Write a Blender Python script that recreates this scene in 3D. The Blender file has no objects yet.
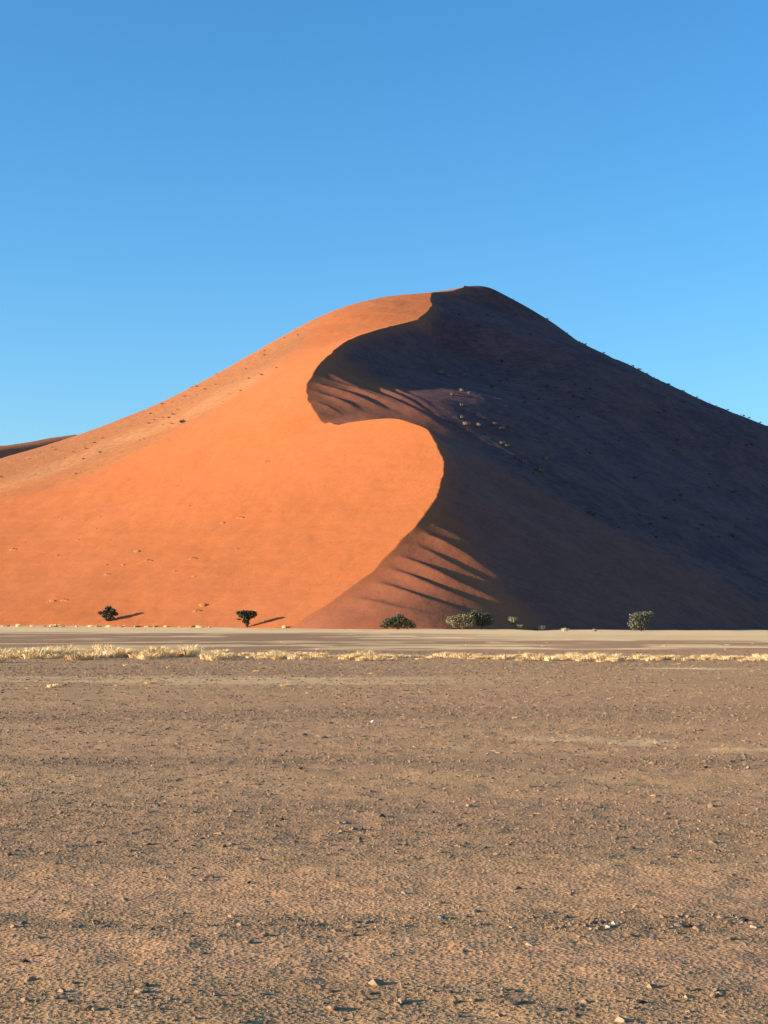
import bpy, bmesh, math, random
import numpy as np
from mathutils import Vector

random.seed(7)
RNG = np.random.default_rng(11)
scene = bpy.context.scene
COL = scene.collection

# ------------------------------------------------------------------ camera model
W, H, F = 768, 1024, 1614.0
CAM_Z = 1.7
HORIZON = 622.0
PITCH = math.atan((HORIZON - 512) / F)
CP, SP = math.cos(PITCH), math.sin(PITCH)

def at(px, py, Y):
    """The point at depth Y seen at a pixel of the photograph."""
    a, b = (px - 384) / F, (512 - py) / F
    dy, dz = CP - b * SP, SP + b * CP
    t = Y / dy
    return (a * t, Y, CAM_Z + dz * t)

def ground_at(px, py, z=0.0):
    a, b = (px - 384) / F, (512 - py) / F
    dy, dz = CP - b * SP, SP + b * CP
    t = (z - CAM_Z) / dz
    return (a * t, dy * t)

SUN_AZ = math.radians(12.5)      # sun stands to the left, this much behind the camera
SUN_EL = math.radians(11)

# ------------------------------------------------------------------ noise
_T = np.random.default_rng(3).random((256, 256))
def vnoise(x, y):
    x = np.asarray(x, float); y = np.asarray(y, float)
    xi = np.floor(x).astype(int); yi = np.floor(y).astype(int)
    fx = x - xi; fy = y - yi
    fx = fx * fx * fx * (fx * (fx * 6 - 15) + 10); fy = fy * fy * fy * (fy * (fy * 6 - 15) + 10)
    a = _T[xi & 255, yi & 255]; b = _T[(xi + 1) & 255, yi & 255]
    c = _T[xi & 255, (yi + 1) & 255]; d = _T[(xi + 1) & 255, (yi + 1) & 255]
    return (a * (1 - fx) + b * fx) * (1 - fy) + (c * (1 - fx) + d * fx) * fy
def fbm(x, y, octaves=4, gain=0.5):
    s = 0; amp = 1; tot = 0
    for k in range(octaves):
        s = s + amp * (vnoise(x * 2 ** k + 17.3 * k, y * 2 ** k + 9.1 * k) - 0.5); tot += amp; amp *= gain
    return s / tot * 2
def sstep(a, b, x):
    t = np.clip((np.asarray(x, float) - a) / (b - a), 0, 1)
    return t * t * (3 - 2 * t)

# ------------------------------------------------------------------ dune surfaces
class TPS:
    """A smooth surface through scattered heights."""
    def __init__(self, pts, lam=0.0):
        p = np.array(pts, float); self.s = 100.0
        self.xy = p[:, :2] / self.s; z = p[:, 2]; n = len(p)
        r = np.hypot(self.xy[:, None, 0] - self.xy[None, :, 0], self.xy[:, None, 1] - self.xy[None, :, 1])
        A = np.zeros((n + 3, n + 3)); A[:n, :n] = self.k(r) + lam * np.eye(n)
        A[:n, n] = 1; A[:n, n + 1:] = self.xy; A[n, :n] = 1; A[n + 1:, :n] = self.xy.T
        self.w = np.linalg.solve(A, np.concatenate([z, [0, 0, 0]]))
    @staticmethod
    def k(r):
        return r * r * np.log(np.maximum(r, 1e-9))
    def __call__(self, x, y):
        x = np.asarray(x, float) / self.s; y = np.asarray(y, float) / self.s
        out = self.w[-3] + self.w[-2] * x + self.w[-1] * y
        for (a, b), w in zip(self.xy, self.w[:-3]):
            out = out + w * self.k(np.hypot(x - a, y - b))
        return out

CREST = [(463,287.4,690),(453,290.6,680),(441,292,673),(432,292.8,667),(430.5,299,652),(432,306,638),(424,314,622),(416,320,608),
 (396,325,590),(384,328,578),(369,332.5,565),(353,338,550),(338,347,534),(324,360,516),(314,372,502),(306.5,387,487),
 (308.4,401,474),(316,412.6,464),(321,421,457.5),(325,423.5,454.5),(330,422.6,452),(338,425,448.5),(349,422.5,445),(373,419.4,440),(392,418.5,436),
 (408,421.6,431),(424,428,426),(435,440,419),(440.5,453,412),(443.5,463,406),(442,478,397),(436,496,387),(424,515,377),
 (416,525,371),(404,537,365),(389,554,357),(373,570,350),(354,585.5,343),(330,603,335),(307,617,329),(285,629.0,325)]
crest = np.array([at(*c) for c in CREST]); order = np.argsort(crest[:, 1]); crest = crest[order]
SKY_L = [(408,284,690),(377,287.5,676),(353,294,668),(334,300,662),(318,307,658),(292,322.5,654),(250,348,650),(200,378,642),(167,397,636),
 (125,417.5,628),(73,440,612),(30,450.5,600),(0,457.5,590),(-60,469,580),(-140,487,566),(-260,515,548),(-420,560,520)]
SKY_R = [(476,282.5,701),(492,288.5,704),(513,299.5,704),(524,305.5,703),(560,328,698),(586,345,693),(620,361,686),(652,376,683),(680,391,680),(700,400,678),
 (733,412,675),(768,426,670),(830,454,662),(920,492,652),(1060,550,640),(1200,600,620)]
FOOT_L = [(-30,331,0),(-48,342,0),(-68,351,0),(-90,361,0),(-115,371,0),(-150,384,0),(-220,408,0),(-300,460,0),(-350,540,0)]
FOOT_R = [(-12,319,0),(0,316,0),(14,319,0),(28,331,0),(45,347.5,0),(65,367.5,0),(96,399,0),(130,434,0),(180,487,0),(240,545,0),(320,610,0)]
cl = [tuple(c) for c in crest]
def spline(P, n):
    out = []
    for i in range(len(P) - 1):
        p0, p1, p2, p3 = P[max(i - 1, 0)], P[i], P[i + 1], P[min(i + 2, len(P) - 1)]
        for t in np.arange(n) / n:
            out.append(.5 * ((2 * p1) + (p2 - p0) * t + (2 * p0 - 5 * p1 + 4 * p2 - p3) * t * t + (3 * p1 - p0 - 3 * p2 + p3) * t ** 3))
    out.append(P[-1]); return np.array(out)
crest_f = spline(crest, 6); crest_f = crest_f[np.argsort(crest_f[:, 1])]
skl = [at(*c) for c in SKY_L]; skr = [at(*c) for c in SKY_R]
def behind(pts, d, k): return [(x + 0.1 * d, y + d, max(z - k * d, -8)) for x, y, z in pts[::2]]
def down(pts, foot, sag):
    '''Points on the way from a ridge to the foot below it (towards the camera), on the sight line of the ridge point.'''
    out = []; fx = np.array([f[0] for f in foot]); fy = np.array([f[1] for f in foot]); o_ = np.argsort(fx)
    for x, y, z in pts:
        u = x / y; yf = 340.0
        for _ in range(20): yf = np.interp(u * yf, fx[o_], fy[o_])
        for t in (.3, .62): out.append((u * (y + (yf - y) * t), y + (yf - y) * t, z * (1 - t) * (1 - sag * t)))
    return out
GXR, GYR, CR = -.41, .402, -120.9
def plane_pt(px, py):
    u, v = (px - 384) / F, (HORIZON - py) / F
    return at(px, py, (CR - CAM_Z) / (v - GXR * u - GYR))
R_MID = [plane_pt(*q) for q in [(478,298),(485,312),(505,318),(490,330),(500,400),(520,470),(500,540),(540,600),(560,384),(590,450),(600,530),(620,600),(640,426),(660,490),(680,560),(720,467),(730,530),(740,600),
 (800,506),(810,560),(900,540),(900,590),(480,480),(470,530)]] + [at(345,403,477), at(375,385,513), at(400,360,558), at(430,340,610), at(440,400,496), at(455,440,460), at(410,408,482)]
def fit(sky, build, lam):
    """Fit a slope and shift its ridge until the ridge, seen from the road, tops out where it should."""
    adj = np.zeros(len(sky)); base = [at(*c) for c in sky]
    for _ in range(7):
        ridge = [(x, y, z + d) for (x, y, z), d in zip(base, adj)]; T = TPS(build(ridge), lam)
        for i, (px, py, Y) in enumerate(sky):
            if not -70 < px < 840: continue
            Ys = np.linspace(Y - 70, Y + 70, 60); P = np.array([at(px, py, q) for q in Ys]); adj[i] -= .8 * float(np.max((T(P[:, 0], Ys) - P[:, 2]) * Y / Ys))
    return T
F_L = fit(SKY_L, lambda rg: cl + rg + behind(rg, 60, .42) + behind(rg, 150, .48) + down(skl[6:15:2], FOOT_L, .05) + FOOT_L + [(x + 6, y + 12, 7.5) for x, y, z in FOOT_L[1:-1]] + [(x - 20, y - 34, -14) for x, y, z in FOOT_L[:-1]], 2.0)
F_R = fit(SKY_R, lambda rg: cl + rg + behind(rg, 60, .5) + behind(rg, 150, .5) + R_MID + FOOT_R + [(x + 12, y - 20, -13) for x, y, z in FOOT_R], 1e-4)

ck_y = crest[:, 1]
def crest_x(Y):
    return crest_slump(Y) +  np.interp(Y, crest_f[:, 1], crest_f[:, 0]) + np.where(Y < ck_y[0], (Y - ck_y[0]) * 1.2, 0) + np.where(Y > ck_y[-1], (Y - ck_y[-1]) * 0.15, 0)
def crest_slump(Y):
    return .55 * fbm(Y / 5.0, Y * 0 + 4.2, 3)
def crest_z(Y):
    return np.interp(Y, crest_f[:, 1], crest_f[:, 2])

def dune_height(X, Y):
    X = np.asarray(X, float); Y = np.asarray(Y, float)
    xc = crest_x(Y); zc = crest_z(Y)
    inside = (Y >= ck_y[0]) & (Y <= ck_y[-1])
    l = F_L(X, Y); r = F_R(X, Y)
    Yc = np.clip(Y, ck_y[0], ck_y[-1]); xe = crest_x(Yc); ze = crest_z(Yc); far_ = np.exp(-np.abs(Y - Yc) / 70)
    dl = (ze - F_L(xe, Yc)) * far_; dr = (ze - F_R(xe, Yc)) * far_; d = np.abs(X - xc)
    l = l + dl * np.exp(-d / 55); r = r + dr * np.exp(-d / 6)
    z = np.where(X < xc, l, r)
    out = ~inside
    # past the two ends of the crest the two surfaces pass into each other
    t = np.clip(0.5 + (X - xc) / 24, 0, 1); mix = l * (1 - t) + r * t
    e = np.clip(np.where(Y < ck_y[0], (ck_y[0] - Y) / 10, (Y - ck_y[-1]) / 10), 0, 1)
    return np.where(out, z * (1 - e) + mix * e, z)

def on_dune(px, py, y0=300, y1=720):
    """Where the sight line through a pixel first meets the dune."""
    Ys = np.linspace(y0, y1, 1700)
    a, b = (px - 384) / F, (512 - py) / F
    dy, dz = CP - b * SP, SP + b * CP
    t = Ys / dy
    h = dune_height(a * t, Ys) - (CAM_Z + dz * t)
    i = int(np.argmax(h > 0))
    return (a * t[i], Ys[i], CAM_Z + dz * t[i]) if h[i] > 0 else None

def link_mesh(name, verts, faces, mat, parent=None, smooth=True):
    me = bpy.data.meshes.new(name)
    if isinstance(verts, np.ndarray):
        me.vertices.add(len(verts)); me.vertices.foreach_set('co', verts.astype(np.float32).ravel())
        n, k = faces.shape
        me.loops.add(n * k); me.loops.foreach_set('vertex_index', faces.astype(np.int32).ravel())
        me.polygons.add(n); me.polygons.foreach_set('loop_start', np.arange(0, n * k, k, dtype=np.int32))
        me.polygons.foreach_set('loop_total', np.full(n, k, dtype=np.int32))
        me.update(calc_edges=True)
    else:
        me.from_pydata(verts, [], faces); me.update()
    me.polygons.foreach_set('use_smooth', [smooth] * len(me.polygons))
    if mat: me.materials.append(mat)
    o = bpy.data.objects.new(name, me); COL.objects.link(o)
    if parent: o.parent = parent
    return o
def tag(o, label=None, cat=None, group=None, kind=None):
    if label: o['label'] = label
    if cat: o['category'] = cat
    if group: o['group'] = group
    if kind: o['kind'] = kind
    return o
def empty(name, loc, rz=0.0):
    e = bpy.data.objects.new(name, None); COL.objects.link(e); e.location = loc; e.rotation_euler = (0, 0, rz); e.empty_display_size = .3
    return e
def attr(o, name, vals):
    a = o.data.attributes.new(name, 'FLOAT', 'POINT'); a.data.foreach_set('value', np.asarray(vals, np.float32).ravel())

# ------------------------------------------------------------------ materials
def new_mat(name, rough=0.9):
    m = bpy.data.materials.new(name); m.use_nodes = True
    nt = m.node_tree; b = nt.nodes['Principled BSDF']
    b.inputs['Roughness'].default_value = rough; b.inputs['Specular IOR Level'].default_value = 0.15
    return m, nt, b
class N:
    """Short hand for building node trees."""
    def __init__(s, nt): s.nt = nt
    def put(s, v, sock):
        if isinstance(v, bpy.types.NodeSocket): s.nt.links.new(v, sock)
        else: sock.default_value = v
    def math(s, op, a, b=0.0, c=None, clamp=False):
        n = s.nt.nodes.new('ShaderNodeMath'); n.operation = op; n.use_clamp = clamp
        s.put(a, n.inputs[0]); s.put(b, n.inputs[1])
        if c is not None: s.put(c, n.inputs[2])
        return n.outputs[0]
    def mix(s, fac, a, b, mode='MIX'):
        n = s.nt.nodes.new('ShaderNodeMix'); n.data_type = 'RGBA'; n.blend_type = mode
        s.put(fac, n.inputs[0])
        for v, i in ((a, 6), (b, 7)): s.put(v if isinstance(v, bpy.types.NodeSocket) else (*v, 1), n.inputs[i])
        return n.outputs[2]
    def pos(s): return s.nt.nodes.new('ShaderNodeNewGeometry').outputs['Position']
    def mapping(s, v, scale, rot=(0, 0, 0)):
        n = s.nt.nodes.new('ShaderNodeMapping'); s.put(v, n.inputs['Vector']); n.inputs['Scale'].default_value = scale; n.inputs['Rotation'].default_value = rot
        return n.outputs[0]
    def noise(s, v, scale, detail=4, rough=0.55, dist=0.0):
        n = s.nt.nodes.new('ShaderNodeTexNoise'); s.put(v, n.inputs['Vector']); n.inputs['Scale'].default_value = scale
        n.inputs['Detail'].default_value = detail; n.inputs['Roughness'].default_value = rough; n.inputs['Distortion'].default_value = dist
        return n.outputs['Fac']
    def voronoi(s, v, scale, out='Distance'):
        n = s.nt.nodes.new('ShaderNodeTexVoronoi'); s.put(v, n.inputs['Vector']); n.inputs['Scale'].default_value = scale
        return n.outputs[out]
    def ramp(s, f, a, b, smooth=True):
        n = s.nt.nodes.new('ShaderNodeMapRange'); n.interpolation_type = 'SMOOTHSTEP' if smooth else 'LINEAR'; n.clamp = True
        s.put(f, n.inputs['Value']); n.inputs['From Min'].default_value = a; n.inputs['From Max'].default_value = b
        return n.outputs[0]
    def attr(s, name):
        n = s.nt.nodes.new('ShaderNodeAttribute'); n.attribute_name = name; return n.outputs['Fac']
    def bump(s, h, strength, dist, normal=None):
        n = s.nt.nodes.new('ShaderNodeBump'); n.inputs['Strength'].default_value = strength; n.inputs['Distance'].default_value = dist
        s.put(h, n.inputs['Height'])
        if normal: s.put(normal, n.inputs['Normal'])
        return n.outputs[0]

def dune_material():
    m, nt, b = new_mat('dune_sand', 0.95); n = N(nt); p = n.pos()
    big = n.noise(p, 0.02, 3); mid = n.noise(p, 0.25, 5); fine = n.noise(p, 2.2, 4)
    sand = n.mix(n.ramp(big, .3, .7), (.43, .122, .033), (.455, .134, .041))
    streak = n.noise(n.mapping(p, (.5, .06, .2), (0, 0, .5)), 1.0, 5, .65)
    sand = n.mix(n.math('MULTIPLY', n.ramp(streak, .45, .72), .30), sand, (.40, .112, .030))
    sand = n.mix(n.math('MULTIPLY', n.ramp(n.noise(p, .7, 5, .75), .42, .7), .30), sand, (.55, .18, .062))
    sand = n.mix(n.math('MULTIPLY', n.ramp(fine, .35, .7), .25), sand, (.37, .108, .028))
    # thin grass on the old flank
    cover = n.attr('grass_cover')
    spots = n.math('MULTIPLY', n.ramp(n.noise(p, 0.75, 5, .7), .42, .62), cover)
    sand = n.mix(n.math('MULTIPLY', cover, .5), sand, (.35, .145, .052))
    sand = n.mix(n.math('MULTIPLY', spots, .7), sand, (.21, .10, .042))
    dark = n.attr('shade_scrub')
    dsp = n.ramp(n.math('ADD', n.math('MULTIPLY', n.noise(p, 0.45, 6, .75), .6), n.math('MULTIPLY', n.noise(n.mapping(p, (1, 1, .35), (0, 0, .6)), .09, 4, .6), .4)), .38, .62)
    shaded_sand = n.mix(dsp, (.175, .070, .060), (.085, .042, .042))  # sand darkened to deepen the flank's shade, mottled like scrub
    sand = n.mix(dark, sand, shaded_sand)
    pale = n.math('MULTIPLY', n.attr('pale_cover'), n.ramp(n.noise(p, .5, 4, .7), .3, .62))
    sand = n.mix(pale, sand, (.46, .215, .085))
    nt.links.new(sand, b.inputs['Base Color'])
    h = n.math('ADD', n.math('MULTIPLY', mid, .5), n.math('MULTIPLY', fine, .12))
    nt.links.new(n.bump(h, .5, .8), b.inputs['Normal'])
    return m
MAT_DUNE = dune_material()

# ------------------------------------------------------------------ dune mesh
def lines(edges):
    out = []
    for a, b, step in edges: out.append(np.arange(a, b, step))
    return np.concatenate(out)
rows = lines([(282, 325, 1.0), (325, 470, .5), (470, 700, .8), (700, 760, 2.0), (760, 900, 8)])
offs_r = lines([(0, 4, .3), (4, 20, .5), (20, 90, .8), (90, 220, 1.6), (220, 400, 8)])
offs = np.concatenate([-offs_r[:0:-1], offs_r])
Yg = np.repeat(rows[:, None], len(offs), 1); Xg = crest_x(rows)[:, None] + offs[None, :]
Zg = np.zeros_like(Yg)
for i in range(0, len(rows), 40): Zg[i:i + 40] = dune_height(Xg[i:i + 40], Yg[i:i + 40])
right = np.broadcast_to(offs[None, :] > 0, Xg.shape)
dcr = np.abs(offs)[None, :]

# wind furrows on the slip side: low ridges running down the slope from the crest (start pixel, end pixel, height, half width)
# plan lines; the side towards the camera is long and gentle, the far side short and steep
FURROWS = []
_r = random.Random(4)
for (x0, y0), (x1, y1), amp in [((444,472),(455,481),.6), ((442.5,486),(472,506),1.0), ((439,497),(486,530),1.2), ((434,507),(506,559),1.6), ((424,520),(516,574),1.1), ((415,529),(530,596),1.7), ((404,541),(530,606),1.0),
  ((392,555),(540,622),1.5), ((380,568),(522,624),.9), ((366,581),(500,626),.8), ((346,596),(450,622),.45),
  ((334,353),(452,425),.8), ((328,360),(446,428),1.1), ((321,367),(470,441),1.3), ((315,375),(405,410),.9), ((310,382),(398,414),1.3), ((308.5,391),(366,412),1.2), ((310,401),(344,416),.9)]:
    sag = _r.uniform(1, 4) * (1 if y0 > 440 else .6)
    FURROWS.append(([(x0, y0), (x0 + .45 * (x1 - x0), y0 + .45 * (y1 - y0) - sag * .4), (x1, y1)], amp * _r.uniform(.6, 1.05), _r.uniform(3.5, 6), _r.uniform(1.5, 2.2)))
EXTRA = np.zeros_like(Zg)
for pts, amp, wn_, wf in FURROWS:
    P = [on_dune(x + (1.5 if i == 0 else 0), y, 300 if y > 440 else 446) for i, (x, y) in enumerate(pts)]
    if any(q is None for q in P): print('furrow miss', pts, P); continue
    P = np.array(P)[:, :2]; seg = np.hypot(*np.diff(P, axis=0).T); tot = seg.sum(); acc = 0
    best = np.full(Zg.shape, 1e9); bu = np.zeros_like(Zg); bt = np.zeros_like(Zg)
    for k in range(len(P) - 1):
        d = (P[k + 1] - P[k]) / seg[k]
        t = (Xg - P[k][0]) * d[0] + (Yg - P[k][1]) * d[1]
        lo = -1e9 if k == 0 else 0; hi = 1e9 if k == len(P) - 2 else seg[k]
        tc = np.clip(t, lo, hi); u = -(Xg - P[k][0]) * d[1] + (Yg - P[k][1]) * d[0]
        dist = np.hypot(u, t - tc)
        m_ = dist < best; best = np.where(m_, dist, best); bu = np.where(m_, u, bu); bt = np.where(m_, (acc + tc) / tot, bt); acc += seg[k]
    wob = 1.0 * fbm(Xg / 22, Yg / 22, 3); u = bu + wob
    prof = np.where(u < 0, np.clip(1 + u / wn_, 0, 1) ** 1.2, np.clip(1 - u / wf, 0, 1))
    EXTRA += amp * prof * sstep(-.05, .1, bt) * (1 - sstep(.35, 1.05, bt))
EXTRA *= right * sstep(.2, 11, np.broadcast_to(np.abs(offs)[None, :], Zg.shape))
Zs = Zg + EXTRA
# small roughness; the old flank is lumpier
Zs += (~right) * (.10 * fbm(Xg / 5 + 2, Yg / 5, 3) + .16 * fbm((Xg - .5 * Yg) / 30, (Yg + .5 * Xg) / 6, 3)) * sstep(1, 10, dcr)
Zs += right * sstep(25, 70, dcr) * (.35 * fbm(Xg / 5, Yg / 5, 3) + .5 * fbm((Xg + .7 * Yg) / 9 + 3, (Yg - .7 * Xg) / 40, 3))
Zs += 0.25 * fbm(Xg / 14, Yg / 14, 3) * sstep(1, 12, dcr)
# bushy roughness on the shaded flank and the old left flank
Zs = np.maximum(Zs, -3.0)

idx = np.arange(Zs.size).reshape(Zs.shape)
faces = np.stack([idx[:-1, :-1], idx[:-1, 1:], idx[1:, 1:], idx[1:, :-1]], -1).reshape(-1, 4)
keep = (Zs.ravel()[faces] > -2.9).any(1)
faces = faces[keep]
used = np.unique(faces); remap = -np.ones(Zs.size, int); remap[used] = np.arange(len(used))
V = np.stack([Xg.ravel(), Yg.ravel(), Zs.ravel()], 1)[used]; faces = remap[faces]
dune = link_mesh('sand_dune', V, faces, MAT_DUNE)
tag(dune, 'tall orange sand dune with an S-shaped crest, one side sunlit', 'dune', kind='structure')
# surface cover masks, and the shade painted on the right flank
def proj(V):
    x, y, z = V[:, 0], V[:, 1], V[:, 2] - CAM_Z
    d = y * CP + z * SP; u = -y * SP + z * CP
    return 384 + F * x / d, 512 - F * u / d
xv, yv, zv = V[:, 0], V[:, 1], V[:, 2]
rt = xv > crest_x(yv)
px_, py_ = proj(V)
def line_y(pts, x):
    p = np.array(pts, float); return np.interp(x, p[:, 0], p[:, 1])
jit = 14 * fbm(xv / 18, yv / 18, 4)
old = sstep(-10, 14, line_y([(-300,560),(0,492),(60,478),(130,456),(200,425),(250,386),(300,345),(330,320),(420,290)], px_) - py_ + jit) * ~rt
dsub = np.abs(py_ - line_y([(-200,520),(0,487),(60,468),(130,437),(200,408),(250,383),(290,362)], px_) + .5 * jit)
palec = (1 - sstep(1, 9, dsub)) * ~rt * .6 * (1 - sstep(240, 300, px_))
# right flank: shade painted over thin scrub; weaker where sun grazes near the crest
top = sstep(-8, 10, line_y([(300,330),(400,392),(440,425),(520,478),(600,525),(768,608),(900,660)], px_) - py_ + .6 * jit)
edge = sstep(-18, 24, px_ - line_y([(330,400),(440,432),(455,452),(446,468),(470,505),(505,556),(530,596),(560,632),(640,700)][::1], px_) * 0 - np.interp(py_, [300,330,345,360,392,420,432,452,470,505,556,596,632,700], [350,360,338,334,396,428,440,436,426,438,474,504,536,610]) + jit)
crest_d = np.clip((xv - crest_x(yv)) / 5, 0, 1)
shadec = rt * (edge * (.80 + .20 * top) + (1 - edge) * np.where(py_ > 470, .38, .5)) * (.5 + .5 * crest_d)
trail = np.minimum(np.abs(py_ - line_y([(482,435),(500,447),(528,463)], px_)) + 40 * ((px_ < 482) | (px_ > 528)), np.abs(py_ - line_y([(440,407),(461,421)], px_)) + 40 * ((px_ < 440) | (px_ > 461)))
palec = palec + (1 - sstep(.4, 1.6, trail)) * rt * .5
attr(dune, 'grass_cover', old); attr(dune, 'shade_scrub', shadec); attr(dune, 'pale_cover', palec)

# the next dune, whose shaded slope shows beyond the left shoulder
yy = np.arange(480, 1150, 8.0); oo = np.concatenate([np.arange(-260, 0, 8.0), np.arange(0, 220, 6.0)])
ycr = np.array([480, 640, 700, 770, 905, 1150.]); xcr = np.interp(yy, ycr, [-226, -184, -166.6, -147.5, -110, -60]); zcr = np.interp(yy, ycr, [20, 66, 78.6, 91.5, 104, 60])
FX = xcr[:, None] + oo[None, :]; FY = np.repeat(yy[:, None], len(oo), 1)
FZ = zcr[:, None] - np.where(oo > 0, .29 * oo, -.36 * oo)[None, :] + .8 * fbm(FX / 15, FY / 15, 3); FZ = np.maximum(FZ, -3)
fi = np.arange(FX.size).reshape(FX.shape); ff = np.stack([fi[:-1, :-1], fi[:-1, 1:], fi[1:, 1:], fi[1:, :-1]], -1).reshape(-1, 4)
fd = link_mesh('far_dune', np.stack([FX.ravel(), FY.ravel(), FZ.ravel()], 1), ff, MAT_DUNE)
tag(fd, 'darker dune showing beyond the left shoulder of the big dune', 'dune', kind='structure')
attr(fd, 'grass_cover', np.ones(FX.size) * .8); attr(fd, 'shade_scrub', np.zeros(FX.size)); attr(fd, 'pale_cover', np.zeros(FX.size))

# ------------------------------------------------------------------ plain
def plain_height(X, Y):
    X = np.asarray(X, float); Y = np.asarray(Y, float)
    rise = sstep(130, 330, Y) * np.clip(.28 - X / 80 * .55, -.42, .95)
    far = .10 * fbm(X / 25, Y / 9, 3) * sstep(25, 90, Y) + .30 * fbm(X / 11 + 7, Y / 30, 3) * sstep(210, 330, Y)
    near = (1 - sstep(60, 160, Y))
    return rise + far + near * (.022 * fbm(X / 1.3, Y / .8, 3) + .011 * fbm(X / .22, Y / .2, 3, .6))

def bands(X, Y):
    """Surface cover of the plain: gravel share, reddish sand share, pale dust share (world coordinates)."""
    w = fbm(X / 9, Y / 3, 3); wl = np.log(Y) + .035 * w * np.clip(Y / 10, 1, 3)
    def band(y0, y1, soft=.035):
        a_, b_ = np.log(y0), np.log(y1); return sstep(a_ - soft, a_ + soft, wl) * (1 - sstep(b_ - soft, b_ + soft, wl))
    lf = 1 - sstep(-.05, .12, X / Y)
    g = .45 * band(11.3, 15.5) + .65 * band(8.95, 9.5) + .5 * band(7.1, 7.8) + .55 * band(18.6, 20) + .5 * band(28, 32.5) + .45 * band(52, 58) * lf + .4 * band(5, 6.3)
    g = g + .22 * sstep(.0, .5, fbm(X / 5, Y / 1.1, 4)) + .95 * band(84, 270) * (.35 + .65 * lf) + .3 * band(56, 75)
    r = .5 * band(9.6, 11) + .5 * band(7.9, 8.85) + .55 * band(33, 41) * (1 - lf) + .35 * sstep(.05, .45, fbm(X / 7 + 5, Y / 1.6 + 9, 4)) + .25 * band(20, 28)
    p = .55 * band(21, 24.5) * (1 - lf) * sstep(-.1, .3, fbm(X / 1.2, Y / 1.2, 3)) + .45 * band(46, 51) * lf
    st = sstep(.12, .34, fbm(X / 7, Y / 9 + 3, 4))
    p = p + st * band(100, 270, .02) * (.6 + .4 * (1 - lf)) + band(222, 1e5, .05) * (.9 + .1 * w) + .8 * band(150, 275, .03) * (1 - lf)
    p = p + (1 - sstep(1.2, 2.2, np.abs(Y - 119))) * band(100, 140) * sstep(-5, 2, X) * (1 - sstep(9, 16, X)) + (1 - sstep(.8, 1.6, np.abs(Y - 60))) * sstep(8.5, 10.5, X) * (1 - sstep(12, 14, X)) * .8
    return np.clip(g, 0, 1), np.clip(r, 0, 1), np.clip(p, 0, 1)

m, nt, b = new_mat('gravel_plain', 0.95); n = N(nt); p = n.pos()
tone = n.noise(p, 1.1, 6, .7); fine = n.mix(.5, n.noise(p, 20, 3, .7), n.noise(p, 5, 4, .7)); grain = n.voronoi(p, 38)
c = n.mix(n.ramp(tone, .3, .7), (.475, .248, .100), (.56, .305, .130))
c = n.mix(n.math('MULTIPLY', n.attr('red_sand'), .8), c, (.53, .250, .122))
gr = n.attr('gravel')
c = n.mix(n.math('MULTIPLY', gr, n.ramp(fine, .35, .6)), c, (.26, .140, .07))
c = n.mix(n.math('MULTIPLY', n.ramp(fine, .52, .7), .45), c, (.68, .41, .20))
c = n.mix(n.math('MULTIPLY', n.ramp(fine, .52, .36), .60), c, (.24, .125, .05))
c = n.mix(n.math('MULTIPLY', n.attr('pale_dust'), .85), c, (.95, .61, .28))
nt.links.new(c, b.inputs['Base Color'])
hgt = n.math('ADD', n.math('MULTIPLY', fine, 1.0), n.math('MULTIPLY', grain, .5))
nt.links.new(n.bump(hgt, .5, .022), b.inputs['Normal'])
def glines(a, b, first, grow):
    out = [a]; st_ = first
    while out[-1] < b: out.append(out[-1] + st_); st_ *= grow
    return np.array(out)
gy = np.concatenate([[-600, -200, -60, -20, 0, 2, 3.5, 4.5], np.arange(5, 13, .036), glines(13, 9000, .045, 1.0135)])
gx1 = np.concatenate([np.arange(0, 4.2, .045), glines(4.2, 6000, .06, 1.035)]); gx = np.concatenate([-gx1[:0:-1], gx1])
GX, GY = np.meshgrid(gx, gy); GZ = plain_height(GX, GY)
gi = np.arange(GX.size).reshape(GX.shape)
gf = np.stack([gi[:-1, :-1], gi[:-1, 1:], gi[1:, 1:], gi[1:, :-1]], -1).reshape(-1, 4)
plain = link_mesh('gravel_plain', np.stack([GX.ravel(), GY.ravel(), GZ.ravel()], 1), gf, m)
tag(plain, 'flat brown gravel plain in front of the dune', 'ground', kind='structure')
g_, r_, p_ = bands(GX, np.maximum(GY, 3))
attr(plain, 'gravel', g_); attr(plain, 'red_sand', r_); attr(plain, 'pale_dust', p_)
def ph(x, y): return float(plain_height(np.array([x]), np.array([y]))[0])
def on_plain(px, py):
    """Where the sight line through a pixel meets the plain."""
    z = 0.0
    for _ in range(30):
        x, y = ground_at(px, py, z)
        if y < 0 or y > 420: y = 330.0; x = (px - 384) / F * y
        z = .5 * z + .5 * ph(x, y)
    return (x, y, ph(x, y))

def on_land(px, py):
    Ys = np.linspace(200, 520, 3200); a, b = (px - 384) / F, (512 - py) / F
    dy, dz = CP - b * SP, SP + b * CP; t = Ys / dy
    g = np.maximum(plain_height(a * t, Ys), dune_height(a * t, Ys)); h = g - (CAM_Z + dz * t)
    i = int(np.argmax(h > 0)) if (h > 0).any() else int(np.argmax(h)); return (a * t[i], Ys[i], g[i])

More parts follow.
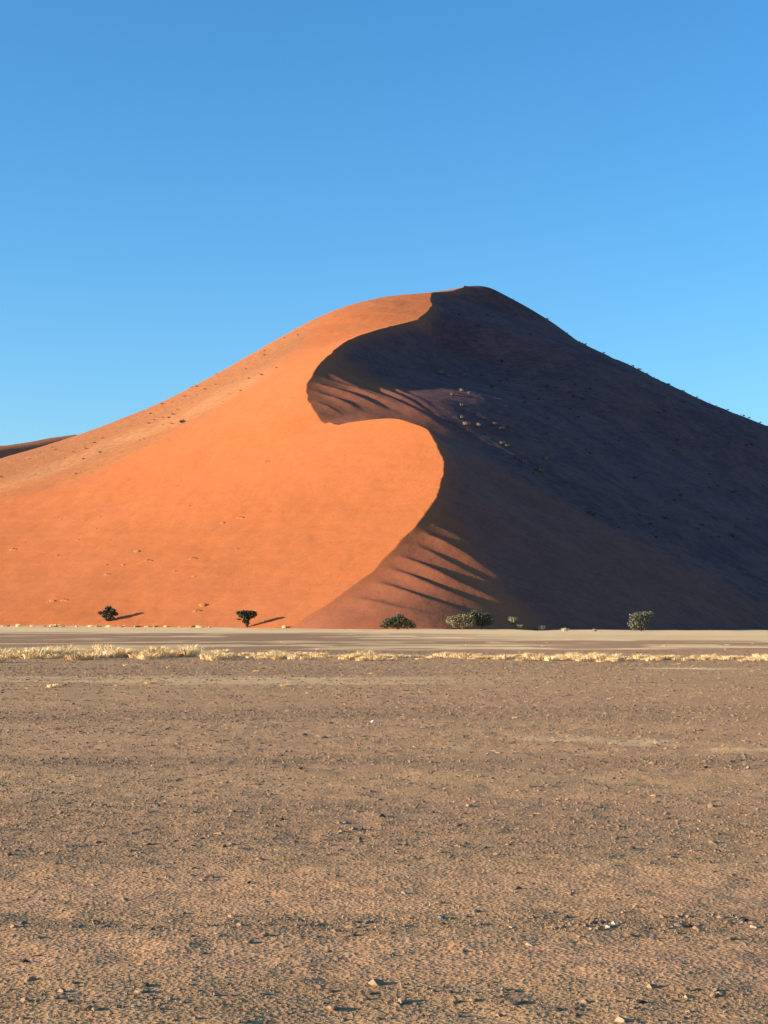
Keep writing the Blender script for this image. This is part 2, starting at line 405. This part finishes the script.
# ------------------------------------------------------------------ plants
def plant_mat(name, a, bcol, rough=.85, scale=1.6):
    m, nt, b = new_mat(name, rough); n = N(nt)
    oi = nt.nodes.new('ShaderNodeObjectInfo')
    f = n.math('ADD', n.math('MULTIPLY', n.noise(n.pos(), scale, 3, .6), .8), n.math('MULTIPLY', oi.outputs['Random'], .25))
    nt.links.new(n.mix(n.ramp(f, .28, .78), a, bcol), b.inputs['Base Color'])
    b.inputs['Subsurface Weight'].default_value = 0
    return m
M_BARK = plant_mat('bark', (.11, .075, .05), (.18, .13, .09))
M_DARK = plant_mat('dark_leaves', (.065, .060, .036), (.125, .112, .068))
M_GREEN = plant_mat('green_leaves', (.050, .060, .030), (.11, .115, .06))
M_OLIVE = plant_mat('olive_leaves', (.20, .165, .09), (.27, .225, .13))
M_GREY = plant_mat('grey_leaves', (.13, .125, .085), (.19, .18, .13))
M_STRAW = plant_mat('dry_straw', (.68, .47, .22), (.92, .68, .36))
M_STUBBLE = plant_mat('dry_stubble', (.36, .23, .11), (.62, .43, .20))
M_DULL = plant_mat('dull_straw', (.30, .26, .14), (.46, .40, .23))
M_DEAD = plant_mat('dead_shrub', (.17, .13, .10), (.28, .23, .17))
M_RUST = plant_mat('rusty_tuft', (.40, .15, .05), (.52, .21, .075))
M_SCRUB = plant_mat('dark_scrub', (.055, .046, .040), (.095, .08, .062))

def tube(V_, F_, p0, p1, r0, r1, k=6):
    p0 = Vector(p0); p1 = Vector(p1); d = (p1 - p0).normalized(); u = d.orthogonal().normalized(); v = d.cross(u); i = len(V_)
    for q, r in ((p0, r0), (p1, r1)):
        for j in range(k):
            a_ = 2 * math.pi * j / k; V_.append(tuple(q + (u * math.cos(a_) + v * math.sin(a_)) * r))
    for j in range(k): F_.append((i + j, i + (j + 1) % k, i + k + (j + 1) % k, i + k + j))
    F_.append(tuple(range(i + k, i + 2 * k)))
def crown_mesh(name, lobes, n, leaf, mat, parent=None, seed=1):
    """Leaf sprays through the volume of some lobes (centre, radii), thicker towards their outside."""
    r = random.Random(seed); V_, F_ = [], []
    wsum = [a[1][0] * a[1][1] * a[1][2] for a in lobes]
    for _ in range(n):
        c, rad = r.choices(lobes, wsum)[0]
        d = Vector((r.gauss(0, 1), r.gauss(0, 1), r.gauss(0, 1))).normalized() * (r.random() ** .45) * (r.uniform(1, 1.35) if r.random() < .16 else 1)
        p = Vector((c[0] + d.x * rad[0], c[1] + d.y * rad[1], c[2] + d.z * rad[2]))
        if p.z < .04: continue
        u = Vector((r.gauss(0, 1), r.gauss(0, 1), r.gauss(0, .7))).normalized(); v = u.cross(Vector((r.gauss(0, 1), r.gauss(0, 1), r.gauss(0, 1)))).normalized()
        a_ = leaf * r.uniform(.6, 1.4); b_ = a_ * r.uniform(.35, .7); i = len(V_)
        V_ += [tuple(p - u * a_), tuple(p - v * b_), tuple(p + u * a_), tuple(p + v * b_)]; F_.append((i, i + 1, i + 2, i + 3))
    return link_mesh(name, V_, F_, mat, parent, smooth=False)
def trunk_mesh(name, limbs, mat, parent):
    V_, F_ = [], []
    for chain in limbs:
        for (p0, r0), (p1, r1) in zip(chain[:-1], chain[1:]): tube(V_, F_, p0, p1, r0, r1)
    return link_mesh(name, V_, F_, mat, parent)
def fan_limbs(h, spread, r, seed, n=5):
    q = random.Random(seed); out = []
    for k in range(n):
        a_ = 2 * math.pi * (k + q.random() * .6) / n; e = spread * q.uniform(.6, 1)
        out.append([((0, 0, -.15), r), ((e * .35 * math.cos(a_), e * .35 * math.sin(a_), h * .4), r * .7), ((e * math.cos(a_), e * math.sin(a_), h * q.uniform(.75, 1)), r * .25)])
    return out

# thorn trees and bushes along the foot of the dune; every one built for its own outline
def foot_plant(name, label, cat, where, limbs, crowns):
    e = empty(name, where); tag(e, label, cat)
    for nm, lobes, cnt, leaf, mat, sd in crowns:
        if cat == 'tree': lobes = [((c[0], c[1], c[2] - (.75 if 'lobed' in label else .35)), r_) for c, r_ in lobes]
        crown_mesh(nm, lobes, cnt, leaf, mat, e, sd)
    trunk_mesh('trunk', limbs, M_BARK, e)
    return e
q = on_land(108.5, 621)
foot_plant('thorn_tree', 'dark many-lobed thorn tree on the sunlit sand, left of the flat-topped tree', 'tree', q,
  [[((0,0,-.3),.16),((-.3,0,.9),.13),((-1.5,.1,2.4),.05)], [((0,0,0),.14),((.2,.1,1.2),.12),((.1,0,3.0),.05)], [((.1,0,.5),.12),((.9,.2,1.6),.08),((1.6,.2,2.3),.04)], [((-.2,0,.8),.1),((-.9,-.4,1.9),.05)]],
  [('crown', [((-1.75,0,2.45),(.7,.7,.38)),((-.1,.1,3.55),(.75,.8,.5)),((-.5,0,2.7),(.9,.9,.55)),((.9,.1,2.95),(.75,.8,.5)),((1.35,.1,2.3),(.8,.7,.4)),((.3,-.2,2.2),(.9,.8,.5)),((-1.0,0,1.8),(.6,.6,.35)),((.0,-.1,1.3),(.65,.6,.5)),((.8,0,1.5),(.6,.5,.4)),((-.4,0,1.2),(.5,.5,.4)),((0,0,.95),(.4,.4,.3))], 2600, .17, M_DARK, 5)])
q = on_land(247, 627)
foot_plant('acacia_tree', 'flat-topped acacia with forked trunk on the sunlit sand by the plain', 'tree', q,
  [[((0,0,-.3),.17),((0,0,.7),.14),((-.7,.1,1.7),.09),((-1.5,.2,2.8),.04)], [((0,0,.6),.13),((.5,-.1,1.6),.09),((1.2,-.2,2.9),.04)], [((0,0,.7),.1),((.1,.2,1.9),.07),((-.1,.5,3.2),.03)], [((-.3,0,1.1),.06),((-1.5,-.2,1.6),.04),((-1.9,-.2,1.7),.02)]],
  [('crown', [((-1.35,0,3.2),(.85,.9,.42)),((-.2,.1,3.35),(1.0,1,.38)),((1.0,.1,3.25),(1.0,.9,.42)),((1.6,0,2.85),(.5,.5,.35)),((-.8,0,2.65),(1.1,.9,.45)),((.7,0,2.5),(.9,.8,.45)),((-.1,0,1.95),(.8,.7,.4)),((-1.6,-.2,1.95),(.5,.4,.22)),((.1,0,1.2),(.55,.5,.5)),((-.5,0,1.4),(.5,.5,.4)),((0,0,.6),(.3,.3,.35))], 3000, .17, M_DARK, 8)])
q = on_land(398, 629.5)
foot_plant('acacia_bush', 'low dark green domed acacia bush at the foot of the slip slope', 'bush', q,
  fan_limbs(2.2, 2.2, .1, 3, 6), [('crown', [((-1.2,0,1.3),(1.9,1.6,1.0)),((.1,.1,1.9),(1.6,1.5,1.1)),((1.5,0,1.1),(1.7,1.5,.9)),((2.8,0,.6),(.8,.8,.45)),((-2.6,0,.7),(.9,.9,.6))], 2600, .17, M_GREEN, 11)])
q = on_land(463, 629.5)
foot_plant('dry_bush', 'pale olive half-dry bush touching the dark green bush on its right', 'bush', q,
  fan_limbs(1.9, 1.7, .08, 5, 6), [('crown', [((-1.9,0,1.7),(1.3,1.2,.9)),((-.3,.1,1.8),(1.6,1.3,1.0)),((1.0,0,1.7),(1.4,1.2,1.1)),((.6,0,.9),(1.5,1.2,.7)),((-1.7,0,.7),(.6,.6,.5))], 3000, .13, M_OLIVE, 13)])
q = on_land(481.5, 629.5)
foot_plant('green_bush', 'rounded dark green bush between the pale olive bush and small pale tufts', 'bush', (q[0], q[1] + .7, q[2]),
  fan_limbs(2.4, 1.6, .09, 6, 6), [('crown', [((-1.3,0,2.4),(1.3,1.2,1.2)),((.4,.1,2.4),(1.3,1.2,1.0)),((1.4,0,1.8),(1.1,1.1,1.0)),((.3,0,1.3),(1.7,1.4,.8))], 2000, .17, M_GREEN, 17)])
q = on_land(641, 631)
foot_plant('grey_bush', 'tall grey-green bush leaning right before the dark shaded slope', 'bush', q,
  fan_limbs(3.0, 1.5, .1, 8, 6), [('crown', [((-1.2,0,1.5),(1.2,1.1,1.5)),((-.7,.1,2.5),(1.4,1.2,1.0)),((.5,0,2.95),(1.1,1.0,.7)),((1.75,0,3.1),(.85,.8,.6)),((.4,0,2.0),(1.2,1.1,1.1)),((1.3,0,2.6),(.7,.7,.5)),((.5,0,.8),(.8,.8,.7))], 3800, .14, M_GREY, 19)])

def blades(seed, n, h, spread, w, lean=.5):
    r = random.Random(seed); V_, F_ = [], []
    for _ in range(n):
        a_ = r.uniform(0, 2 * math.pi); rr = spread * r.random() ** .7 * .45; hx = h * r.uniform(.55, 1.1); l = lean * h * r.random()
        b0 = Vector((rr * math.cos(a_), rr * math.sin(a_), -.03)); a2 = a_ + r.uniform(-.6, .6)
        mid = b0 + Vector((math.cos(a2) * l * .35, math.sin(a2) * l * .35, hx * .62)); tip = b0 + Vector((math.cos(a2) * l, math.sin(a2) * l, hx * r.uniform(.8, 1)))
        sv = Vector((math.cos(a2 + 1.57 + r.uniform(-.8, .8)), math.sin(a2 + 1.57), 0)) * w; i = len(V_)
        V_ += [tuple(b0 - sv), tuple(b0 + sv), tuple(mid + sv * .8), tuple(mid - sv * .8), tuple(tip)]; F_ += [(i, i + 1, i + 2, i + 3), (i + 3, i + 2, i + 4)]
    return V_, F_
def repeat(protos, k, name, loc, rz, sc):
    o = protos[k].copy(); COL.objects.link(o); o.name = name
    o.location = loc; o.rotation_euler = (0, 0, rz); o.scale = sc
    for key in list(o.keys()): del o[key]
    return o
def prototypes(name, mat, specs):
    out = []
    for sp in specs:
        V_, F_ = blades(*sp); out.append(link_mesh(name, V_, F_, mat, None, smooth=False))
    return out
def drop(protos):
    for o in protos: bpy.data.objects.remove(o)

# small pale tufts at the foot of the slope
protos = prototypes('straw_tuft', M_DULL, [(31, 160, 1.15, 1.5, .05, .7), (32, 120, 1.0, 1.2, .05, .8)])
for (x, y, sc, lab) in [(513, 623, 1.25, 'pale straw tuft on the slope, uppermost of the small tufts right of the bushes'),
   (519.5, 628.5, .85, 'pale straw tuft just below the uppermost one, right of the dark bush'),
   (541.5, 630.5, 1.05, 'lone upright pale tuft between the bushes and the wide low tuft'),
   (564.5, 631, .8, 'wide low bright tuft at the foot of the shaded slope'),
   (594.5, 631.5, .45, 'tiniest pale tuft at the dune foot, left of the grey bush')]:
    L = on_land(x, y)
    o = repeat(protos, 0, 'straw_tuft', L, x, (sc * (1.4 if x == 564.5 else 1), sc, sc * (.75 if x == 564.5 else 1))); tag(o, lab, 'grass tuft', 'pale tufts at the dune foot')
for k in range(26):
    x = 3 + k * 9.2 + 5 * math.sin(k * 5.1); x = x if k < 24 else 260 + k; L = on_land(x, 626.5 + x / 190)
    sc = .28 + .22 * abs(math.sin(k * 2.3)); o = repeat(protos, k % 2, 'straw_tuft', L, k, (sc * 2, sc, sc)); o.data = o.data.copy(); o.data.materials[0] = M_STRAW
    tag(o, 'tiny straw tuft on the line where sunlit dune meets plain', 'grass tuft', 'tiny tufts along the sunlit foot of the dune')
drop(protos)

# straw grass in a long line across the plain
protos = prototypes('grass_clump', M_STRAW, [(41, 190, .52, .9, .014, .9), (42, 210, .44, 1.0, .014, 1.1), (43, 150, .60, .7, .013, .7), (44, 140, .36, .8, .014, 1.2)])
r = random.Random(5); spots_g = []
while len(spots_g) < 310:
    px = r.uniform(-25, 793); lump = vnoise(px / 17.0, 3.3)
    if px < 225:
        if r.random() > .45 + .55 * lump: continue
        yb = r.gauss(655.3, 2.0); sc = r.uniform(.6, 1.0) + .55 * lump
    elif px < 480:
        if r.random() > .4 + .6 * lump: continue
        yb = r.gauss(656.5 + (px - 225) / 250 * 1.5, 1.2); sc = r.uniform(.35, .7) + .3 * lump
    else:
        if r.random() > .4 + .6 * lump: continue
        sc = r.uniform(.3, .6) + .25 * lump; yb = r.gauss(658.3 + (px - 480) / 290 * 1.5, 1.3)
    spots_g.append((px, yb, sc))
for k in range(56):
    px = r.choice([r.uniform(-190, -25), r.uniform(793, 960)]); spots_g.append((px, r.gauss(656.5, 1.8), r.uniform(.4, 1.0)))
for k in range(28):
    spots_g.append((r.uniform(0, 768), r.choice([r.uniform(641, 650), r.uniform(663, 690)]), r.uniform(.16, .36)))
for px, yb, sc in spots_g:
    L = on_plain(px, yb)
    o = repeat(protos, r.randrange(4), 'grass_clump', L, r.uniform(0, 6.28), (sc * r.uniform(.9, 1.5), sc * 1.1, sc * r.uniform(.45, .8)))
    tag(o, 'pale straw grass clump in or beside the long line of grass crossing the plain', 'grass clump', 'line of straw grass across the plain')
drop(protos)

# scattered tufts on the sunlit face
def hummock(seed):
    g = np.random.default_rng(seed); nr, na = 9, 20; V_ = [(0, 0, .42)]; F_ = []; ph_ = g.uniform(0, 6.28, 4)
    for i in range(1, nr + 1):
        for j in range(na):
            a_ = 2 * math.pi * j / na; q_ = i / nr; rr = q_ * (1 + .22 * math.sin(2 * a_ + ph_[0]) + .15 * math.sin(3 * a_ + ph_[1]))
            V_.append((1.15 * rr * math.cos(a_), .9 * rr * math.sin(a_), .42 * (1 - q_ ** 1.6) * (1 + .25 * math.sin(a_ * 2 + ph_[2])) - .95 * max(0, q_ - .75)))
    for j in range(na): F_.append((0, 1 + j, 1 + (j + 1) % na))
    for i in range(nr - 1):
        for j in range(na): k_ = 1 + i * na; F_.append((k_ + j, k_ + na + j, k_ + na + (j + 1) % na, k_ + (j + 1) % na))
    o = link_mesh('sand_hummock', V_, F_, MAT_DUNE)
    for nm in ('grass_cover', 'shade_scrub', 'pale_cover'): attr(o, nm, np.full(len(V_), .9 if nm == 'grass_cover' else 0))
    return o
protos = [hummock(i) for i in (1, 2, 3)]
for i, (x, y) in enumerate([(60.5,519.5),(99.6,516.8),(96.9,529),(78,540),(13.7,549.6),(58.6,556),(137,551.6),(148.4,561),(107.4,565.6),(123,565),(107.4,575),(176,571.5),(194,577),(193,558.6),
  (238,549),(222.7,523),(240,517.6),(189.5,506),(52.7,601.6),(64.5,600.4),(197,611),(203,605),(120,482.5),(266.7,462)]):
    L = on_dune(x, y); e_ = 1.0; gx_ = float(dune_height(L[0] + e_, L[1]) - dune_height(L[0] - e_, L[1])) / 2; gy_ = float(dune_height(L[0], L[1] + e_) - dune_height(L[0], L[1] - e_)) / 2
    sc = r.uniform(.55, 1.1); o = repeat(protos, i % 3, 'sand_hummock', (L[0], L[1], L[2] - .04), 0, (1.15 * sc, sc, sc))
    o.rotation_euler = Vector((-gx_, -gy_, 1)).to_track_quat('Z', 'Y').to_euler()
    tag(o, 'small grassy sand hummock on the smooth sunlit orange face', 'hummock', 'sand hummocks on the sunlit face')
drop(protos)
# bleached shrubs on the shaded flank
protos = prototypes('bleached_shrub', M_DEAD, [(61, 140, 1.1, 1.4, .07, .8), (62, 120, .9, 1.6, .07, .9)])
for i, (x, y) in enumerate([(440,372.4),(448,375.5),(464,374.6),(456.5,383.7),(461.6,390),(452.8,394),(469.6,392.8),(462.3,404.7),(462.3,416.9),(466.5,423.8),(479,424.7),(495.6,423.4),
  (502,443),(507.5,445.3),(518.4,457.5),(503,460.6),(545.8,458.4),(539.8,470),(524,461)]):
    L = on_dune(x, y + 1, 446 if y < 425 else 300); big = 1.25 if i in (0, 2, 9, 14, 17) else .85
    o = repeat(protos, i % 2, 'bleached_shrub', L, i * 2.1, (big * 1.2, big, big))
    tag(o, 'bleached shrub high on the shaded flank of the dune', 'shrub', 'bleached shrubs on the shaded flank')
drop(protos)
# dark scrub on the shaded flank, also along its skyline, and on the old left shoulder
protos = []
for sd in (71, 72, 73):
    protos.append(crown_mesh('scrub_bush', [((-.3, 0, .4), (.7, .6, .45)), ((.35, .1, .5), (.6, .6, .5)), ((0, 0, .25), (.9, .8, .3))], 130, .16, M_SCRUB, None, sd))
k = 0
while k < 120:
    x, y = r.uniform(450, 790), r.uniform(292, 600)
    if y < np.interp(x, [450,476,540,620,700,790], [300,296,325,368,408,446]) or y > np.interp(x, [450,520,640,790], [405,470,545,600]): continue
    if vnoise(x / 25, y / 18) < .38: continue
    L = on_dune(x, y)
    if not L: continue
    sc = r.uniform(.35, 1.0); o = repeat(protos, k % 3, 'scrub_bush', L, r.uniform(0, 6), (sc, sc, sc * r.uniform(.7, 1.1))); k += 1
    tag(o, 'small dark scrub bush on the dark shaded flank of the dune', 'bush', 'scrub on the shaded flank')
sk = np.array(SKY_R, float)
def skyline(x):
    Ys = np.linspace(560, 740, 360); X_ = (x - 384) / F * Ys; h = dune_height(X_, Ys); i = int(np.argmax((h - CAM_Z) / Ys)); return (X_[i], Ys[i], h[i] + .1)
for k in range(30):
    x = 500 + 280 * r.random() ** .8; L = skyline(x)
    sc = .3 + .8 * r.random() ** 2; o = repeat(protos, k % 3, 'scrub_bush', L, r.uniform(0, 6), (sc * 1.4, sc, sc))
    tag(o, 'small dark scrub bush on the right skyline of the dune', 'bush', 'scrub along the right skyline')
k = 0
while k < 46:
    x, y = r.uniform(0, 300), r.uniform(320, 480); d_ = y - np.interp(x, [0,73,125,200,250,300], [456,441,419,382,355,328])
    if d_ < 1 or d_ > 34: continue
    L = on_dune(x, y)
    if not L: continue
    sc = r.uniform(.35, .8); o = repeat(protos, k % 3, 'scrub_bush', L, r.uniform(0, 6), (sc * 1.2, sc, sc)); k += 1
    o.data = o.data.copy(); o.data.materials[0] = M_RUST
    tag(o, 'small brown scrub bush on the old left shoulder of the dune', 'bush', 'scrub on the left shoulder')
L = on_dune(182.5, 423); o = repeat(protos, 0, 'scrub_bush', L, 1, (1.3, 1.2, 1.2)); tag(o, 'single darker bush, largest on the pale band of the left shoulder', 'bush')
drop(protos)

# ------------------------------------------------------------------ stones
def stone_mat():
    m, nt, b = new_mat('stone', .75); n = N(nt)
    oi = nt.nodes.new('ShaderNodeObjectInfo'); f = n.math('FRACT', n.math('ADD', oi.outputs['Random'], n.attr('tone')))
    rp = nt.nodes.new('ShaderNodeValToRGB'); nt.links.new(f, rp.inputs[0]); cr = rp.color_ramp
    cols = [(0, (.10, .062, .038)), (.3, (.20, .12, .066)), (.55, (.28, .168, .09)), (.78, (.25, .148, .09)), (.93, (.14, .11, .09)), (1, (.42, .275, .16))]
    cr.elements[0].color = (*cols[0][1], 1); cr.elements[1].color = (*cols[-1][1], 1)
    for p0, c0 in cols[1:-1]: cr.elements.new(p0).color = (*c0, 1)
    sp = n.noise(n.pos(), 60, 3); nt.links.new(n.mix(n.math('MULTIPLY', n.ramp(sp, .4, .7), .25), rp.outputs[0], (.28, .18, .10)), b.inputs['Base Color'])
    return m
M_STONE = stone_mat()
def plain_stone(name, col):
    m, nt, b = new_mat(name, .7); n = N(nt); nt.links.new(n.mix(n.ramp(n.noise(n.pos(), 45, 3), .35, .7), col, tuple(v * .7 for v in col)), b.inputs['Base Color']); return m
M_WHITE = plain_stone('white_stone', (.78, .66, .52)); M_SLATE = plain_stone('slate_stone', (.17, .18, .19)); M_BLACK = plain_stone('black_stone', (.05, .042, .038)); M_PALE = plain_stone('pale_stone', (.56, .38, .23))
def ico(sub):
    bm = bmesh.new(); bmesh.ops.create_icosphere(bm, subdivisions=sub, radius=1); bm.verts.ensure_lookup_table()
    v = np.array([tuple(x.co) for x in bm.verts]); f = np.array([[x.index for x in q.verts] for q in bm.faces]); bm.free(); return v, f
def rock_shape(sub, seed):
    g = np.random.default_rng(seed); v, f = ico(sub); v = v.copy()
    for _ in range(7):                       # knock flat facets off
        d = g.normal(size=3); d /= np.linalg.norm(d); h = g.uniform(.55, .85); t = v @ d; v -= np.outer(np.maximum(t - h, 0), d)
    v *= np.array([1, g.uniform(.6, .95), g.uniform(.4, .75)]) * (1 + .12 * g.normal(size=(len(v), 1)))
    return v, f
shapes = [rock_shape(1, 100 + i) for i in range(10)]; shapes2 = [rock_shape(2, 200 + i) for i in range(7)]
NS = 60000
u = RNG.random(NS * 3); Yp = 5.9 * (48 / 5.9) ** u; Xp = (RNG.random(NS * 3) - .5) * Yp * .62
g_, r_, p_ = bands(Xp, Yp)
keepm = RNG.random(NS * 3) < (.10 + .9 * g_) * (1 - .6 * p_) * (1 - .5 * r_)
Xp, Yp, gp = Xp[keepm][:NS], Yp[keepm][:NS], g_[keepm][:NS]
size = .0042 * np.exp(RNG.normal(0, .55, len(Xp))) * (Yp / 9) ** .62 * (1 + .35 * gp); size = np.minimum(size, .034)
ang = np.abs(Xp / Yp) < .242
scr = np.where(ang, size / Yp, 0); order = np.argsort(-scr); big = order[:270]; rest = order[270:]
zp = plain_height(Xp, Yp)
protos = [link_mesh('stone', v, f, M_STONE, None, smooth=False) for v, f in shapes2]
for o in protos: attr(o, 'tone', np.zeros(len(o.data.vertices)))
for i in big:
    o = repeat(protos, int(i) % 7, 'stone', (Xp[i], Yp[i], zp[i] + size[i] * .12), float(RNG.random() * 6.28), (size[i] * 1.25,) * 3)
    tag(o, 'small rough brown stone lying loose on the gravel plain', 'stone', 'loose stones on the gravel plain')
for px, py, rad, mat, lab in [(374, 722.5, .055, M_WHITE, 'bright white stone alone on the middle of the plain'),
   (441.5, 917.5, .028, M_SLATE, 'blue-grey stone in the stony band, larger than its neighbours'),
   (442.5, 924, .016, M_BLACK, 'black stone just below the blue-grey stone'),
   (511, 927.5, .014, M_PALE, 'cream stone right of the blue-grey stone in the stony band'),
   (615.5, 924, .022, M_PALE, 'pale wedge of stone standing in the stony band on the right'),
   (608, 927.5, .016, M_WHITE, 'whitish flat stone beside the pale standing wedge'),
   (753, 927.5, .018, M_PALE, 'pale stone lying among dark stones near the right edge'),
   (745, 921, .024, M_BLACK, 'wide dark stone near the right edge of the stony band'),
   (737, 918, .017, M_SLATE, 'slate grey stone behind the wide dark stone'),
   (357, 922.5, .02, M_BLACK, 'dark angular stone in the stony band, left of the middle'),
   (249, 883, .017, M_BLACK, 'dark stone on the reddish sand above the stony band'),
   (107, 927, .017, M_BLACK, 'dark stone at the left end of the stony band'),
   (217, 934, .015, M_PALE, 'pale stone below the stony band on the reddish sand'),
   (641, 1003, .021, M_BLACK, 'dark stone in the lowest stony band, right of the middle'),
   (558, 1010, .022, M_BLACK, 'dark flat stone on the bottom edge of the lowest stony band'),
   (95, 1010, .017, M_PALE, 'pale stone in the lowest stony band on the left'),
   (628, 896, .018, M_BLACK, 'small dark flat stone above the pale standing wedge'),
   (25, 962, .018, M_BLACK, 'dark stone on bare reddish sand near the left edge')]:
    L = on_plain(px, py); o = repeat(protos, int(px) % 7, 'stone', (L[0], L[1], L[2] + rad * .2), px, (rad * 1.2, rad, rad * .95))
    o.data = o.data.copy(); o.data.materials[0] = mat; tag(o, lab, 'stone')
drop(protos)
vs_, fs_, ts_ = [], [], []; base = 0
for k in range(10):
    sel = rest[k::10]; v, f = shapes[k]; a_ = RNG.random(len(sel)) * 6.28; ca, sa = np.cos(a_)[:, None], np.sin(a_)[:, None]
    x = (v[None, :, 0] * ca - v[None, :, 1] * sa) * size[sel][:, None] + Xp[sel][:, None]; y = (v[None, :, 0] * sa + v[None, :, 1] * ca) * size[sel][:, None] + Yp[sel][:, None]
    z = v[None, :, 2] * size[sel][:, None] + (zp[sel] + .1 * size[sel])[:, None]
    vs_.append(np.stack([x, y, z], -1).reshape(-1, 3)); fs_.append((f[None] + (base + np.arange(len(sel)) * len(v))[:, None, None]).reshape(-1, 3)); ts_.append(np.repeat(RNG.random(len(sel)), len(v))); base += len(sel) * len(v)
NC = 200000
Yc = 6 * (95 / 6.0) ** RNG.random(NC); Xc_ = (RNG.random(NC) - .5) * Yc * .92; gC, rC, pC = bands(Xc_, Yc)
patch = sstep(-.35, .35, fbm(Xc_ / 3.2, Yc / 1.6, 4)); kC = RNG.random(NC) < (.3 + .7 * np.maximum(patch, gC)) * (1 - .7 * pC)
Xc_, Yc = Xc_[kC], Yc[kC]; sC = .0062 * np.exp(RNG.normal(0, .45, len(Xc_))) * (Yc / 9) ** .85; sC = np.minimum(sC, .06); zC = plain_height(Xc_, Yc) - .2 * sC
clod_v, clod_f, clod_t, cb = [], [], [], 0
for k in range(10):
    v, f = shapes[k]; xs, ys, zs, ss = Xc_[k::10], Yc[k::10], zC[k::10], sC[k::10]; a_ = RNG.random(len(xs)) * 6.28; ca, sa = np.cos(a_)[:, None], np.sin(a_)[:, None]
    wide = RNG.uniform(1, 2.2, len(xs))[:, None]
    x = (v[None, :, 0] * ca * wide - v[None, :, 1] * sa) * ss[:, None] + xs[:, None]; y = (v[None, :, 0] * sa * wide + v[None, :, 1] * ca) * ss[:, None] + ys[:, None]; z = v[None, :, 2] * ss[:, None] * 1.1 + zs[:, None]
    clod_v.append(np.stack([x, y, z], -1).reshape(-1, 3)); clod_f.append((f[None] + (cb + np.arange(len(xs)) * len(v))[:, None, None]).reshape(-1, 3)); clod_t.append(np.repeat(.12 + .62 * RNG.random(len(xs)), len(v))); cb += len(xs) * len(v)
co_ = link_mesh('clods', np.concatenate(clod_v), np.concatenate(clod_f), M_STONE, None, smooth=False); attr(co_, 'tone', np.concatenate(clod_t))
tag(co_, 'small brown clods and grit covering the plain further out', 'clods', kind='stuff')
NB = 17000
Yb = 9 * (75 / 9.0) ** RNG.random(NB); Xb = (RNG.random(NB) - .5) * Yb * .92; kb = RNG.random(NB) < sstep(-.15, .4, fbm(Xb / 4 + 3, Yb / 2, 4)) + .12; Xb, Yb = Xb[kb], Yb[kb]; zb = plain_height(Xb, Yb)
SV, SF = [], []
for x, y, z in zip(Xb, Yb, zb):
    h = .011 * (y / 9) ** .75 * r.uniform(.6, 1.7)
    for _ in range(6):
        a_ = r.uniform(0, 6.28); i = len(SV); l = h * r.uniform(.6, 2.2); w_ = h * .16; bx, by = x + r.uniform(-1, 1) * h, y + r.uniform(-1, 1) * h
        SV += [(bx - w_ * math.sin(a_), by + w_ * math.cos(a_), z - .004), (bx + w_ * math.sin(a_), by - w_ * math.cos(a_), z - .004), (bx + l * math.cos(a_), by + l * math.sin(a_), z + h * r.uniform(.5, 1.2))]; SF.append((i, i + 1, i + 2))
sb = link_mesh('dry_stubble', np.array(SV), np.array(SF), M_STUBBLE, None, smooth=False)
tag(sb, 'short dry stubble scattered over the brown plain', 'stubble', kind='stuff')
gv = link_mesh('gravel', np.concatenate(vs_), np.concatenate(fs_), M_STONE, None, smooth=False); attr(gv, 'tone', np.concatenate(ts_))
tag(gv, 'fine loose gravel strewn over the plain in bands', 'gravel', kind='stuff')

# ------------------------------------------------------------------ light, sky, camera
world = bpy.data.worlds.new('World'); scene.world = world; world.use_nodes = True
wn = world.node_tree; bg = wn.nodes['Background']
sky = wn.nodes.new('ShaderNodeTexSky'); sky.sky_type = 'NISHITA'; sky.sun_disc = False
sky.sun_elevation = SUN_EL; sky.altitude = 600; sky.air_density = 1.05; sky.dust_density = 1.2; sky.ozone_density = 4.0
hs = wn.nodes.new('ShaderNodeHueSaturation'); hs.inputs['Saturation'].default_value = 1.15; hs.inputs['Hue'].default_value = .497
wn.links.new(sky.outputs[0], hs.inputs['Color']); wn.links.new(hs.outputs[0], bg.inputs[0]); bg.inputs[1].default_value = 0.125
sun_dir = Vector((-math.cos(SUN_AZ) * math.cos(SUN_EL), -math.sin(SUN_AZ) * math.cos(SUN_EL), math.sin(SUN_EL)))
# the sky texture measures its rotation clockwise from +Y
sky.sun_rotation = math.atan2(sun_dir.x, sun_dir.y) % (2 * math.pi)
sl = bpy.data.lights.new('sun', 'SUN'); sl.energy = 5; sl.angle = math.radians(.5); sl.color = (1, .87, .70)
so = bpy.data.objects.new('sun', sl); COL.objects.link(so); so.rotation_euler = sun_dir.to_track_quat('Z', 'Y').to_euler()
so.location = (-200, -50, 150)
cam = bpy.data.cameras.new('camera'); co = bpy.data.objects.new('camera', cam); COL.objects.link(co)
cam.sensor_fit = 'VERTICAL'; cam.sensor_height = 24; cam.lens = 24 * F / H; cam.clip_start = .1; cam.clip_end = 30000
co.location = (0, 0, CAM_Z); co.rotation_euler = (math.pi / 2 + PITCH, 0, 0); scene.camera = co
vs = scene.view_settings; vs.view_transform = 'Standard'; vs.look = 'None'; vs.gamma = 1; vs.use_curve_mapping = False; vs.exposure = 1.2
